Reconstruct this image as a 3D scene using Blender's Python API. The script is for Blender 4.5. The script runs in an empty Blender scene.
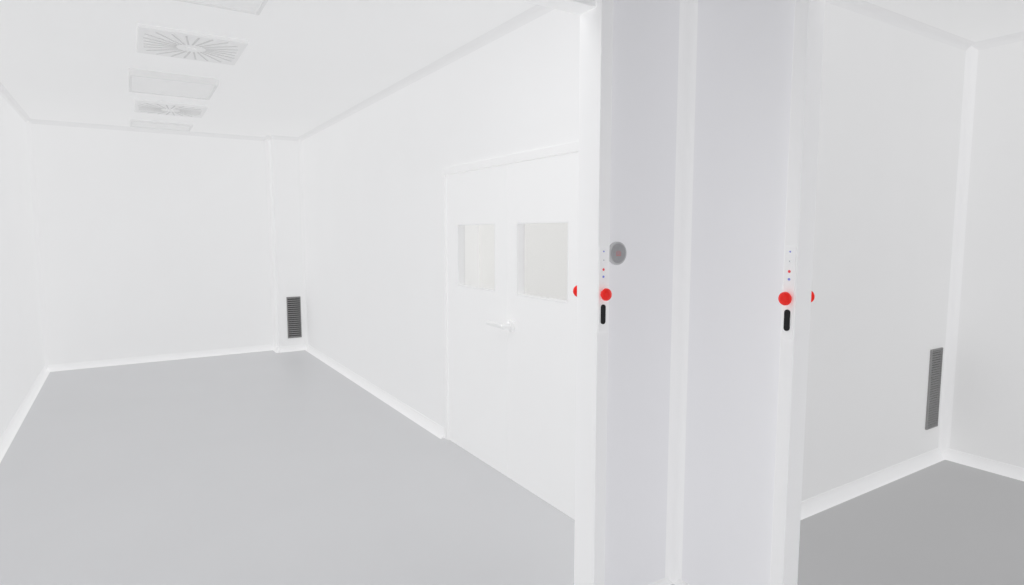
import bpy, bmesh, math
from mathutils import Matrix, Vector
S = bpy.context.scene
C = S.collection
try:
    S.view_settings.view_transform = 'Standard'
    S.view_settings.look = 'None'
except Exception as e:
    print(e)

# ---------------- materials ----------------
def mat(name, col, rough=0.5, var=0.012, scale=3.0, metal=0.0, bump=0.0, spec=0.4):
    m = bpy.data.materials.new(name); m.use_nodes = True
    nt = m.node_tree; p = nt.nodes['Principled BSDF']
    p.inputs['Roughness'].default_value = rough
    p.inputs['Metallic'].default_value = metal
    p.inputs['Specular IOR Level'].default_value = spec
    tc = nt.nodes.new('ShaderNodeTexCoord')
    n = nt.nodes.new('ShaderNodeTexNoise'); n.inputs['Scale'].default_value = scale
    n.inputs['Detail'].default_value = 4
    nt.links.new(tc.outputs['Object'], n.inputs['Vector'])
    r = nt.nodes.new('ShaderNodeValToRGB')
    r.color_ramp.elements[0].position = 0.3; r.color_ramp.elements[1].position = 0.7
    r.color_ramp.elements[0].color = (*[max(0, c*(1-var)) for c in col], 1)
    r.color_ramp.elements[1].color = (*[min(1, c*(1+var)) for c in col], 1)
    nt.links.new(n.outputs['Fac'], r.inputs['Fac'])
    nt.links.new(r.outputs['Color'], p.inputs['Base Color'])
    if bump > 0:
        b = nt.nodes.new('ShaderNodeBump'); b.inputs['Strength'].default_value = bump
        b.inputs['Distance'].default_value = 0.002
        n2 = nt.nodes.new('ShaderNodeTexNoise'); n2.inputs['Scale'].default_value = scale*20
        nt.links.new(tc.outputs['Object'], n2.inputs['Vector'])
        nt.links.new(n2.outputs['Fac'], b.inputs['Height'])
        nt.links.new(b.outputs['Normal'], p.inputs['Normal'])
    return m
M_wall = mat('wall_panel_white', (0.866, 0.866, 0.868), 0.9, 0.005, 1.2, spec=0.0)
M_wallF = mat('wall_panel_brightwhite', (0.945, 0.945, 0.943), 0.9, 0.004, 1.2, spec=0.0)
M_wallF2 = mat('wall_panel_warmwhite', (0.915, 0.912, 0.90), 0.9, 0.004, 1.2, spec=0.0)
M_wallR = mat('wall_panel_white_dimlit', (0.842, 0.842, 0.842), 0.9, 0.006, 1.2, spec=0.0)  # white panels with the smaller room's weaker light put into the colour
M_air = mat('wall_panel_white_coollit', (0.858, 0.857, 0.876), 0.9, 0.006, 1.2, spec=0.0)  # white panels with the entry area's dim, bluish light tinted in
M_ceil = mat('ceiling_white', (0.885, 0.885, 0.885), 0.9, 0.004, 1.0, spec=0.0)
M_ceilA = mat('ceiling_bounce_cut', (0.18, 0.18, 0.19), 0.9, 0.004, 1.0, spec=0.0)  # unseen ceiling made dark so less bounce reaches the recess tops
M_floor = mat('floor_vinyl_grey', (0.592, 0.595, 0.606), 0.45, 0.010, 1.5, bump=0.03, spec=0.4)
M_floorR = mat('floor_vinyl_dimlit', (0.47, 0.47, 0.473), 0.5, 0.008, 1.5, bump=0.03, spec=0.35)  # same vinyl, darkened to carry the smaller room's lower light level
M_trim = mat('trim_white', (0.93, 0.93, 0.932), 0.6, 0.004, 2, spec=0.1)
M_trimM = mat('trim_mid_white', (0.89, 0.89, 0.892), 0.7, 0.004, 2, spec=0.05)
M_skirt = mat('skirting_white', (0.89, 0.89, 0.892), 0.7, 0.004, 2, spec=0.05)
M_trimS = mat('trim_soft_white', (0.85, 0.85, 0.852), 0.7, 0.004, 2, spec=0.0)
M_trimG = mat('trim_ceiling_shaded', (0.815, 0.815, 0.817), 0.7, 0.004, 2, spec=0.0)  # white coves with grey edge shading put into the base colour
M_door = mat('door_white', (0.888, 0.888, 0.888), 0.7, 0.004, 2, spec=0.05)
M_doorf = mat('door_frame_white', (0.875, 0.875, 0.875), 0.7, 0.004, 2, spec=0.05)
M_plate = mat('plate_white', (0.935, 0.935, 0.937), 0.6, 0.004, 5, spec=0.1)
M_cplate = mat('ceiling_plate_white', (0.81, 0.81, 0.81), 0.8, 0.004, 5, spec=0.0)
M_cframe = mat('ceiling_frame_grey', (0.775, 0.775, 0.775), 0.8, 0.004, 5, spec=0.0)
M_red = mat('button_red', (0.88, 0.016, 0.010), 0.45, 0.02, 20, spec=0.3)
M_black = mat('black_plastic', (0.012, 0.012, 0.013), 0.4, 0.05, 30, spec=0.2)
M_blue = mat('led_blue', (0.22, 0.26, 0.70), 0.3, 0.02, 30)
M_ledred = mat('led_red', (0.85, 0.07, 0.08), 0.3, 0.02, 30)
M_ledgrey = mat('led_grey', (0.55, 0.57, 0.6), 0.3, 0.02, 30)
M_grille = mat('grille_grey', (0.27, 0.27, 0.27), 0.5, 0.03, 10, metal=0.1, spec=0.2)
M_dark = mat('grille_dark', (0.06, 0.06, 0.06), 0.7, 0.03, 10)
M_sens = mat('sensor_grey', (0.34, 0.34, 0.35), 0.6, 0.06, 60, spec=0.1)
M_sensr = mat('sensor_rim', (0.47, 0.47, 0.48), 0.5, 0.02, 20, spec=0.1)
M_sensm = mat('sensor_mark_red', (0.48, 0.24, 0.25), 0.5, 0.02, 20, spec=0.1)
M_slot = mat('diffuser_slot', (0.64, 0.64, 0.64), 0.8, 0.02, 10, spec=0.0)
M_handle = mat('handle_satin', (0.82, 0.82, 0.82), 0.4, 0.01, 20, spec=0.4)
M_l1 = mat('lamp_white', (0.84, 0.84, 0.84), 0.8, 0.0, 5, spec=0.0)
# thin clear glass
M_glass = bpy.data.materials.new('window_glass'); M_glass.use_nodes = True
nt = M_glass.node_tree; nt.nodes.clear()
o_ = nt.nodes.new('ShaderNodeOutputMaterial'); mx = nt.nodes.new('ShaderNodeMixShader')
tr = nt.nodes.new('ShaderNodeBsdfTransparent'); gl = nt.nodes.new('ShaderNodeBsdfGlossy')
tr.inputs[0].default_value = (0.995, 0.995, 0.993, 1); gl.inputs['Roughness'].default_value = 0.02
mx.inputs[0].default_value = 0.04
nt.links.new(tr.outputs[0], mx.inputs[1]); nt.links.new(gl.outputs[0], mx.inputs[2])
nt.links.new(mx.outputs[0], o_.inputs[0])

# ---------------- mesh helpers ----------------
def add_box(bm, lo, hi):
    r = bmesh.ops.create_cube(bm, size=1.0)
    for v in r['verts']:
        v.co = Vector([(lo[i]+hi[i])/2 + v.co[i]*(hi[i]-lo[i]) for i in range(3)])
    return r['verts']
def finish(bm, name, m, parent=None, bevel=0.0, smooth=False, loc=(0, 0, 0)):
    bmesh.ops.recalc_face_normals(bm, faces=bm.faces[:])
    me = bpy.data.meshes.new(name); bm.to_mesh(me); bm.free()
    me.materials.append(m)
    if smooth:
        for p in me.polygons: p.use_smooth = True
    o = bpy.data.objects.new(name, me); C.objects.link(o)
    o.location = loc
    if parent: o.parent = parent
    if bevel > 0:
        b = o.modifiers.new('b', 'BEVEL'); b.width = bevel; b.segments = 2; b.limit_method = 'ANGLE'
    return o
def boxes(name, lst, m, parent=None, bevel=0.0):
    bm = bmesh.new()
    if parent is None:
        lo = [min(b[0][i] for b in lst) for i in range(3)]; hi = [max(b[1][i] for b in lst) for i in range(3)]
        org = Vector(((lo[0]+hi[0])/2, (lo[1]+hi[1])/2, lo[2]))
    else: org = Vector((0, 0, 0))
    for lo, hi in lst:
        add_box(bm, Vector(lo)-org, Vector(hi)-org)
    return finish(bm, name, m, parent, bevel, loc=org)
def struct(o, label, cat):
    o['kind'] = 'structure'; o['label'] = label; o['category'] = cat
    return o
def empty(name, loc, rotz=0.0, label='', cat=''):
    e = bpy.data.objects.new(name, None); e.location = loc; e.rotation_euler[2] = rotz
    e.empty_display_size = 0.1
    C.objects.link(e)
    if label: e['label'] = label; e['category'] = cat
    return e
def lathe(name, prof, m, parent, loc=(0, 0, 0), seg=32):
    """prof = [(r, out)] ; out direction along -Y"""
    bm = bmesh.new(); rings = []
    for r, h in prof:
        ring = []
        for i in range(seg):
            a = 2*math.pi*i/seg
            ring.append(bm.verts.new((r*math.cos(a), -h, r*math.sin(a))))
        rings.append(ring)
    for a, b in zip(rings[:-1], rings[1:]):
        for i in range(seg):
            bm.faces.new((a[i], a[(i+1) % seg], b[(i+1) % seg], b[i]))
    bm.faces.new(rings[0]); bm.faces.new(rings[-1])
    return finish(bm, name, m, parent, smooth=True, loc=loc)
def cove(name, p0, p1, da, db, r, m, label, seg=8):
    p0 = Vector(p0); p1 = Vector(p1); da = Vector(da); db = Vector(db)
    prof = [Vector((0, 0, 0))]
    for i in range(seg+1):
        t = math.pi/2*i/seg
        prof.append(da*(r - r*math.sin(t)) + db*(r - r*math.cos(t)))
    bm = bmesh.new()
    mid = (p0+p1)/2
    A = [bm.verts.new(p0+q-mid) for q in prof]; B = [bm.verts.new(p1+q-mid) for q in prof]
    n = len(prof)
    for i in range(n):
        bm.faces.new((A[i], A[(i+1) % n], B[(i+1) % n], B[i]))
    bm.faces.new(A); bm.faces.new(B[::-1])
    o = finish(bm, name, m, loc=mid)
    return struct(o, label, name.split('_')[0])
def skirting(name, p0, p1, dn, label, w_=0.045, h_=0.068):
    p0 = Vector(p0); p1 = Vector(p1); dn = Vector(dn); up = Vector((0, 0, 1))
    prof = [Vector((0,0,0))]
    for i in range(11):
        t = math.pi/2*i/10
        prof.append(dn*(0.003 + (w_-0.003)*(1-math.sin(t))) + up*(h_*(1-math.cos(t))))
    prof.append(up*(h_+0.003))
    mid = (p0+p1)/2; bm = bmesh.new()
    A = [bm.verts.new(p0+q-mid) for q in prof]; B = [bm.verts.new(p1+q-mid) for q in prof]
    n = len(prof)
    for i in range(n): bm.faces.new((A[i], A[(i+1) % n], B[(i+1) % n], B[i]))
    bm.faces.new(A); bm.faces.new(B[::-1])
    o = finish(bm, name, M_skirt, loc=mid)
    return struct(o, label, 'baseboard')

# ---------------- dimensions ----------------
XL, XD, YB, YR, XR, H = -0.84, 1.96, 8.42, 1.88, 4.69, 2.75
YN = -1.5; HD = 2.39
AY, BX = 1.80, 1.98
# shell
struct(boxes('floor', [((XL-0.1, YN-0.1, -0.1), (2.0, YB+0.1, 0))], M_floor), 'smooth light grey vinyl cleanroom floor', 'floor')
struct(boxes('floor', [((2.0, YN-0.1, -0.1), (XR+0.1, YB+0.1, 0))], M_floorR), 'smooth grey vinyl floor of the smaller room, darkened for its weaker light', 'floor')
struct(boxes('ceiling', [((XL-0.1, AY+0.03, H), (XR+0.1, YB+0.1, H+0.1)), ((2.0, YN-0.1, H), (XR+0.1, AY+0.03, H+0.1))], M_ceil), 'plain white flush cleanroom ceiling', 'ceiling')
struct(boxes('ceiling', [((XL-0.1, YN-0.1, H), (2.0, AY+0.03, H+0.1))], M_ceilA), 'unseen ceiling of the small entry area, greyed to darken the wall tops', 'ceiling')
struct(boxes('wall_left', [((XL-0.1, YN-0.1, 0), (XL, YB, H))], M_wall), 'plain white cleanroom panel wall', 'wall')
struct(boxes('wall_back', [((XL-0.1, YB, 0), (XD+0.05, YB+0.1, H))], M_wall), 'plain white end wall of the long room', 'wall')
struct(boxes('wall_far_back', [((XD+0.05, YB, 0), (XR+0.1, YB+0.1, H))], M_wallF), 'white end wall of the room beyond the door', 'wall')
DY0, DY1, DH = 2.29, 4.05, 2.0
struct(boxes('wall_door', [((XD, YR, 0), (XD+0.1, DY0, H)), ((XD, DY1, 0), (XD+0.1, YB, H)), ((XD, DY0, DH), (XD+0.1, DY1, H))], M_wall), 'white panel wall holding a double door', 'wall')
struct(boxes('wall_vent', [((XD+0.1, YR, 0), (XR, YR+0.1, H))], M_wallR), 'white panel wall with a low grille, toned down for weaker light', 'wall')
struct(boxes('wall_right', [((XR, YN-0.1, 0), (XR+0.1, YR+0.1, H))], M_wallR), 'white side wall of the smaller room, toned down for weaker light', 'wall')
struct(boxes('wall_far_room', [((XR, YR+0.1, 0), (XR+0.1, YB, H))], M_wallF2), 'white wall of the room beyond the door', 'wall')
struct(boxes('wall_rear', [((XL, YN-0.1, 0), (XR, YN, H))], M_air), 'plain pale wall', 'wall')
struct(boxes('wall_airlock', [((1.53, AY, 0), (BX, 1.868, H)), ((BX, 1.27, 0), (2.018, 1.868, H))], M_air), 'white corner wall between two openings, tinted for dim cool light', 'wall')
struct(boxes('wall_header', [((XL, AY, HD), (1.53, 1.868, H)), ((BX, -0.4, HD), (2.018, 1.27, H)), ((BX, YN, 0), (2.018, -0.4, H))], M_air), 'white header above the wide openings', 'wall')
struct(boxes('wall_pilaster', [((1.60, 8.20, 0), (XD, YB, H))], M_wall), 'boxed white pilaster in the room corner', 'wall')

# posts
PLX0, PLX1, PLY0, PLY1 = 1.488, 1.544, 1.758, 1.885
struct(boxes('trim_1', [((PLX0, PLY0, 0), (PLX1, PLY1, HD)), ((XL, PLY0+0.03, HD-0.035), (PLX0, PLY1, HD+0.03)), ((PLX0, PLY0, HD), (PLX1, PLY1, H))], M_trim, bevel=0.003), 'glossy white opening post and header profile', 'trim')
PRY0, PRY1, PRX0, PRX1 = 1.24, 1.293, 1.93, 2.022
struct(boxes('trim_2', [((PRX0, PRY0, 0), (PRX1, PRY1, H)), ((PRX0+0.03, -0.4, HD-0.035), (PRX1, PRY0, HD+0.03))], M_trim, bevel=0.003), 'glossy white opening post and header profile', 'trim')

X, Y, nX, nY = (1,0,0), (0,1,0), (-1,0,0), (0,-1,0)
dn = (0,0,-1)
def vc(n, x, y, da, db, r=0.045, m=None):
    return cove(n, (x, y, 0), (x, y, H), da, db, r, m or M_trimS, 'white coved vertical corner profile')
vc('trim_3', BX, AY, nX, nY, 0.05, M_trim)
vc('trim_4', XR, YR, nX, nY, 0.05, M_trimM)
vc('trim_5', XL, YB, X, nY, 0.045)
vc('trim_6', 1.60, YB, nX, nY)
vc('trim_7', XD, 8.20, nX, nY)
def cc(n, p0, p1, d, r=0.045, m=None):
    return cove(n, (*p0, H), (*p1, H), d, dn, r, m or M_trimG, 'white coved ceiling edge profile')
cc('trim_8', (XL, YR), (XL, YB), X)
cc('trim_9', (XL, YB), (1.60, YB), nY)
cc('trim_10', (1.60, 8.20), (XD, 8.20), nY)
cc('trim_11', (XD, PLY1), (XD, 8.20), nX)
cc('trim_12', (2.05, YR), (XR, YR), nY, 0.045, M_trimG)
cc('trim_13', (XR, YN), (XR, YR), nX, 0.045, M_trimG)
cc('trim_14', (1.60, 8.20), (1.60, YB), nX)
SL = 'white coved baseboard at the floor edge'
skirting('baseboard_left', (XL, YN, 0), (XL, YB, 0), X, SL)
skirting('baseboard_back', (XL, YB, 0), (1.60, YB, 0), nY, SL)
skirting('baseboard_pilaster', (1.56, 8.20, 0), (XD, 8.20, 0), nY, SL)
skirting('baseboard_pilaster_side', (1.60, 8.155, 0), (1.60, YB, 0), nX, SL)
skirting('baseboard_door_wall', (XD, DY1+0.002, 0), (XD, 8.20, 0), nX, SL)
skirting('baseboard_vent_wall', (2.05, YR, 0), (XR, YR, 0), nY, SL)
skirting('baseboard_right', (XR, YN, 0), (XR, YR, 0), nX, SL)
skirting('baseboard_airlock', (PLX1, AY, 0), (BX, AY, 0), nY, SL, 0.02, 0.025)
skirting('baseboard_airlock_side', (BX, PRY1, 0), (BX, AY, 0), nX, SL, 0.02, 0.025)

# ---------------- double door ----------------
door = empty('door_1', (XD, 3.17, 0), 0, 'white double door with two square windows', 'door'); door['kind'] = 'structure'
f = 0.05
boxes('door_frame', [((-0.012, DY0-3.17, 0), (0.10, DY0-3.17+f, DH)), ((-0.012, DY1-3.17-f, 0), (0.10, DY1-3.17, DH)),
      ((-0.012, DY0-3.17+f, DH-f), (0.10, DY1-3.17-f, DH))], M_doorf, door, 0.002)
boxes('rebate_strip', [((0.006, -0.02, 0.006), (0.045, 0.02, DH-f-0.003))], M_doorf, door)
def leaf(name, y0, y1, wy0, wy1):
    z0, z1, wz0, wz1 = 0.003, DH-f-0.001, 1.165, 1.60
    e = boxes(name, [((0.0, y0, z0), (0.05, y1, wz0)), ((0.0, y0, wz1), (0.05, y1, z1)),
                     ((0.0, y0, wz0), (0.05, wy0, wz1)), ((0.0, wy1, wz0), (0.05, y1, wz1))], M_door, door)
    t = 0.008
    boxes('window_frame', [((-0.001, wy0-0.001, wz0-0.001), (0.053, wy0+t, wz1+0.001)), ((-0.001, wy1-t, wz0-0.001), (0.053, wy1+0.001, wz1+0.001)),
                     ((-0.001, wy0+t, wz0-0.001), (0.053, wy1-t, wz0+t)), ((-0.001, wy0+t, wz1-t), (0.053, wy1-t, wz1+0.001))], M_trimS, e)
    g = boxes('window_pane', [((0.040, wy0+t, wz0+t), (0.044, wy1-t, wz1-t))], M_glass, e)
    g['label'] = 'clear glass pane'
    return e
lf = leaf('door_leaf', 0.001, 0.829, 0.14, 0.655)
rf = leaf('door_leaf', -0.829, -0.001, -0.615, -0.11)
hd = empty('lever_handle', (0, -0.06, 0.975), 0); hd.parent = rf; hd['label'] = 'satin white lever handle'
for nm, prof in (('rose', [(0.036, 0), (0.036, 0.012), (0.031, 0.017)]), ('neck', [(0.017, 0.009), (0.017, 0.05), (0.019, 0.06), (0.013, 0.074)])):
    o = lathe(nm, prof, M_handle, hd); o.rotation_euler[2] = -math.pi/2
bm = bmesh.new()
add_box(bm, (-0.074, -0.016, -0.013), (-0.051, 0.20, 0.013))
finish(bm, 'lever', M_handle, hd, 0.009)

# ---------------- wall grilles ----------------
def grille(x, y, z, w=0.175, n=22):
    e = empty('wall_grille', (x, y, z), 0, 'grey metal louvred return-air grille low on the wall', 'vent')
    h, d = 0.54, 0.012
    boxes('frame', [((-w/2, -d, 0), (-w/2+0.010, 0, h)), ((w/2-0.010, -d, 0), (w/2, 0, h)), ((-w/2+0.010, -d, 0), (w/2-0.010, 0, 0.010)), ((-w/2+0.010, -d, h-0.010), (w/2-0.010, 0, h))], M_grille, e, 0.0015)
    boxes('backing', [((-w/2+0.010, -0.002, 0.010), (w/2-0.010, -0.0002, h-0.010))], M_dark, e)
    bm = bmesh.new()
    for i in range(n):
        zc = 0.018 + i*(h-0.036)/(n-1)
        vs = add_box(bm, (-w/2+0.010, -0.006, -0.0012), (w/2-0.010, 0.006, 0.0012))
        bmesh.ops.rotate(bm, verts=vs, cent=(0, 0, 0), matrix=Matrix.Rotation(math.radians(40), 3, 'X'))
        for v in vs: v.co += Vector((0, -0.0068, zc))
    finish(bm, 'louver', M_grille, e)
    e['group'] = 'return air grilles'
    return e
g1 = grille(1.80, 8.20, 0.17, 0.175, 20); g1['label'] = 'grey louvred return-air grille on the white pilaster'
g2 = grille(4.51, YR, 0.235, 0.155, 32); g2['label'] = 'grey louvred return-air grille beside the room corner'

# ---------------- ceiling fittings ----------------
def lightp(x, y, m, sx=0.6, sy=0.6, t=0.045, label='flush square white ceiling light panel'):
    e = empty('ceiling_light', (x, y, H), 0, label, 'ceiling light')
    a, b = sx/2, sy/2
    boxes('light_frame', [((-a, -b, -t), (-a+0.02, b, 0)), ((a-0.02, -b, -t), (a, b, 0)), ((-a+0.02, -b, -t), (a-0.02, -b+0.02, 0)), ((-a+0.02, b-0.02, -t), (a-0.02, b, 0))], M_cframe, e, 0.002)
    boxes('light_diffuser', [((-a+0.02, -b+0.02, -t+0.007), (a-0.02, b-0.02, -0.001))], m, e)
    e['group'] = 'ceiling light panels'
    return e
lightp(0.38, 3.38, M_l1, t=0.025); lightp(0.38, 5.76, M_l1, 0.6, 0.64, 0.05); lightp(0.40, 8.06, M_l1, 0.6, 0.4, 0.02)
def diffuser(x, y):
    e = empty('ceiling_diffuser', (x, y, H), 0, 'square white swirl air diffuser with radial slots', 'air diffuser')
    boxes('diffuser_plate', [((-0.3, -0.3, -0.02), (0.3, 0.3, 0))], M_cplate, e, 0.004)
    bm = bmesh.new(); n = 24
    for i in range(n):
        a = 2*math.pi*i/n
        r1 = min(0.275/max(abs(math.cos(a+0.12)), abs(math.sin(a+0.12))), 0.33) - 0.01
        vs = add_box(bm, (0.085, -0.005, -0.001), (r1, 0.005, 0.003))
        bmesh.ops.rotate(bm, verts=vs, cent=(0.085, 0, 0), matrix=Matrix.Rotation(0.12, 3, 'Z'))
        bmesh.ops.rotate(bm, verts=vs, cent=(0, 0, 0), matrix=Matrix.Rotation(a, 3, 'Z'))
        for v in vs: v.co.z -= 0.0222
    finish(bm, 'swirl_slot', M_slot, e)
    c = lathe('diffuser_hub', [(0.03, 0), (0.03, 0.006), (0.022, 0.009)], M_cplate, e); c.rotation_euler[0] = math.pi/2; c.location = (0, 0, -0.020)
    e['group'] = 'ceiling swirl diffusers'
diffuser(0.42, 4.57); diffuser(0.43, 6.94)

# ---------------- control panels ----------------
def capsule(bm, r, z0, z1, y0, y1, seg=16):
    pts = []
    for i in range(seg+1):
        a = math.pi*i/seg; pts.append((r*math.cos(a), z1-r+r*math.sin(a)))
    for i in range(seg+1):
        a = math.pi+math.pi*i/seg; pts.append((r*math.cos(a), z0+r+r*math.sin(a)))
    A = [bm.verts.new((x, y0, z)) for x, z in pts]; B = [bm.verts.new((x, y1, z)) for x, z in pts]
    n = len(pts)
    for i in range(n): bm.faces.new((A[i], A[(i+1) % n], B[(i+1) % n], B[i]))
    bm.faces.new(A); bm.faces.new(B[::-1])
def panel(x, y, rot, label, z0=1.165):
    e = empty('door_control_panel', (x, y, z0), rot, label, 'control panel')
    e['group'] = 'door control panels'
    boxes('plate', [((-0.021, -0.003, 0), (0.021, 0.001, 0.325))], M_plate, e, 0.001)
    b = lathe('emergency_button', [(0.014, 0.0), (0.014, 0.010), (0.021, 0.012), (0.0238, 0.016), (0.0234, 0.021), (0.0205, 0.0265), (0.0155, 0.030), (0.010, 0.0325), (0.004, 0.0335)], M_red, e, loc=(0, -0.003, 0.144))
    b['label'] = 'red mushroom push button'
    bm = bmesh.new(); capsule(bm, 0.0105, 0.030, 0.105, -0.007, -0.003)
    s = finish(bm, 'reader_slot', M_black, e); s['label'] = 'black rounded reader slot'
    for z, m, r in ((0.305, M_blue, 0.003), (0.272, M_ledgrey, 0.003), (0.237, M_ledred, 0.005), (0.210, M_blue, 0.0045)):
        lathe('indicator_light', [(r, 0), (r, 0.0015), (r*0.6, 0.0025)], m, e, loc=(0.000, -0.003, z), seg=16)
cxL = 1.5125; cyR = (PRY0+PRY1)/2
panel(cxL-0.001, PLY0, 0, 'white door control strip with red button beside round sensor')
panel(PRX0, cyR, -math.pi/2, 'white door control strip with red button and black slot', 1.170)
panel(cxL, PLY1, math.pi, 'control strip on the long-room side, red button peeking out')
panel(PRX1, cyR, math.pi/2, 'control strip on the small-room side, red button peeking out', 1.170)

se = empty('touchless_sensor', (1.613, AY, 1.46), 0, 'round grey touchless door sensor on the wall', 'sensor')
lathe('sensor_rim', [(0.045, 0), (0.045, 0.010), (0.043, 0.013), (0.038, 0.013)], M_sensr, se, seg=48)
lathe('sensor_face', [(0.038, 0.010), (0.038, 0.0135), (0.035, 0.0145)], M_sens, se, seg=48)
bm = bmesh.new()
for (x0, x1, z0, z1) in ((-0.012, -0.009, -0.006, 0.008), (-0.005, -0.002, -0.006, 0.011), (0.002, 0.005, -0.006, 0.010), (0.009, 0.012, -0.006, 0.007), (-0.012, 0.012, -0.010, -0.006)):
    add_box(bm, (x0, -0.0152, z0), (x1, -0.0143, z1))
finish(bm, 'sensor_mark', M_sensm, se)

# ---------------- lights : soft even fill plus one added area light out of view ----------------
def sun(d, s, col=(1, 1, 1)):
    l = bpy.data.lights.new('fill_light', 'SUN'); l.energy = s; l.angle = 0.0; l.color = col
    l.use_shadow = False
    o = bpy.data.objects.new('fill_light', l); C.objects.link(o)
    o.rotation_euler = Vector(d).normalized().to_track_quat('-Z', 'Y').to_euler()
    o.location = (0.5, 3, 2)
E = 0.70
d = E/3.94; a = 1.635*d
for v in ((1,0,0), (-1,0,0), (0,1,0), (0,-1,0), (0,0,1), (0,0,-1)):
    sun(v, a + {(1,0,0): 0.10, (-1,0,0): 0.10, (0,1,0): 0.07, (0,0,-1): 0.1}.get(v, 0))
for sx in (1, -1):
    for sy in (1, -1):
        for sz in (1, -1):
            sun((sx+0.01, sy, sz), d)
al = bpy.data.lights.new('added_area_fill', 'AREA'); al.shape = 'RECTANGLE'; al.size = 1.4; al.size_y = 0.7; al.energy = 6  # added fill at a hidden spot, brightens the near floor and walls
ao = bpy.data.objects.new('added_area_fill', al); C.objects.link(ao); ao.location = (0.35, 2.4, 2.72)

# ---------------- camera ----------------
cam = bpy.data.cameras.new('camera'); co = bpy.data.objects.new('camera', cam); C.objects.link(co)
co.location = (0, 0, 1.54)
co.rotation_euler = (math.radians(90-5.6), 0, math.radians(-32.2))
cam.sensor_width = 36; cam.lens = 610/1024*36; cam.clip_start = 0.02
S.camera = co
w = bpy.data.worlds.new('World'); S.world = w; w.use_nodes = True
w.node_tree.nodes['Background'].inputs[0].default_value = (0.9, 0.9, 0.92, 1)
w.node_tree.nodes['Background'].inputs[1].default_value = 0.5
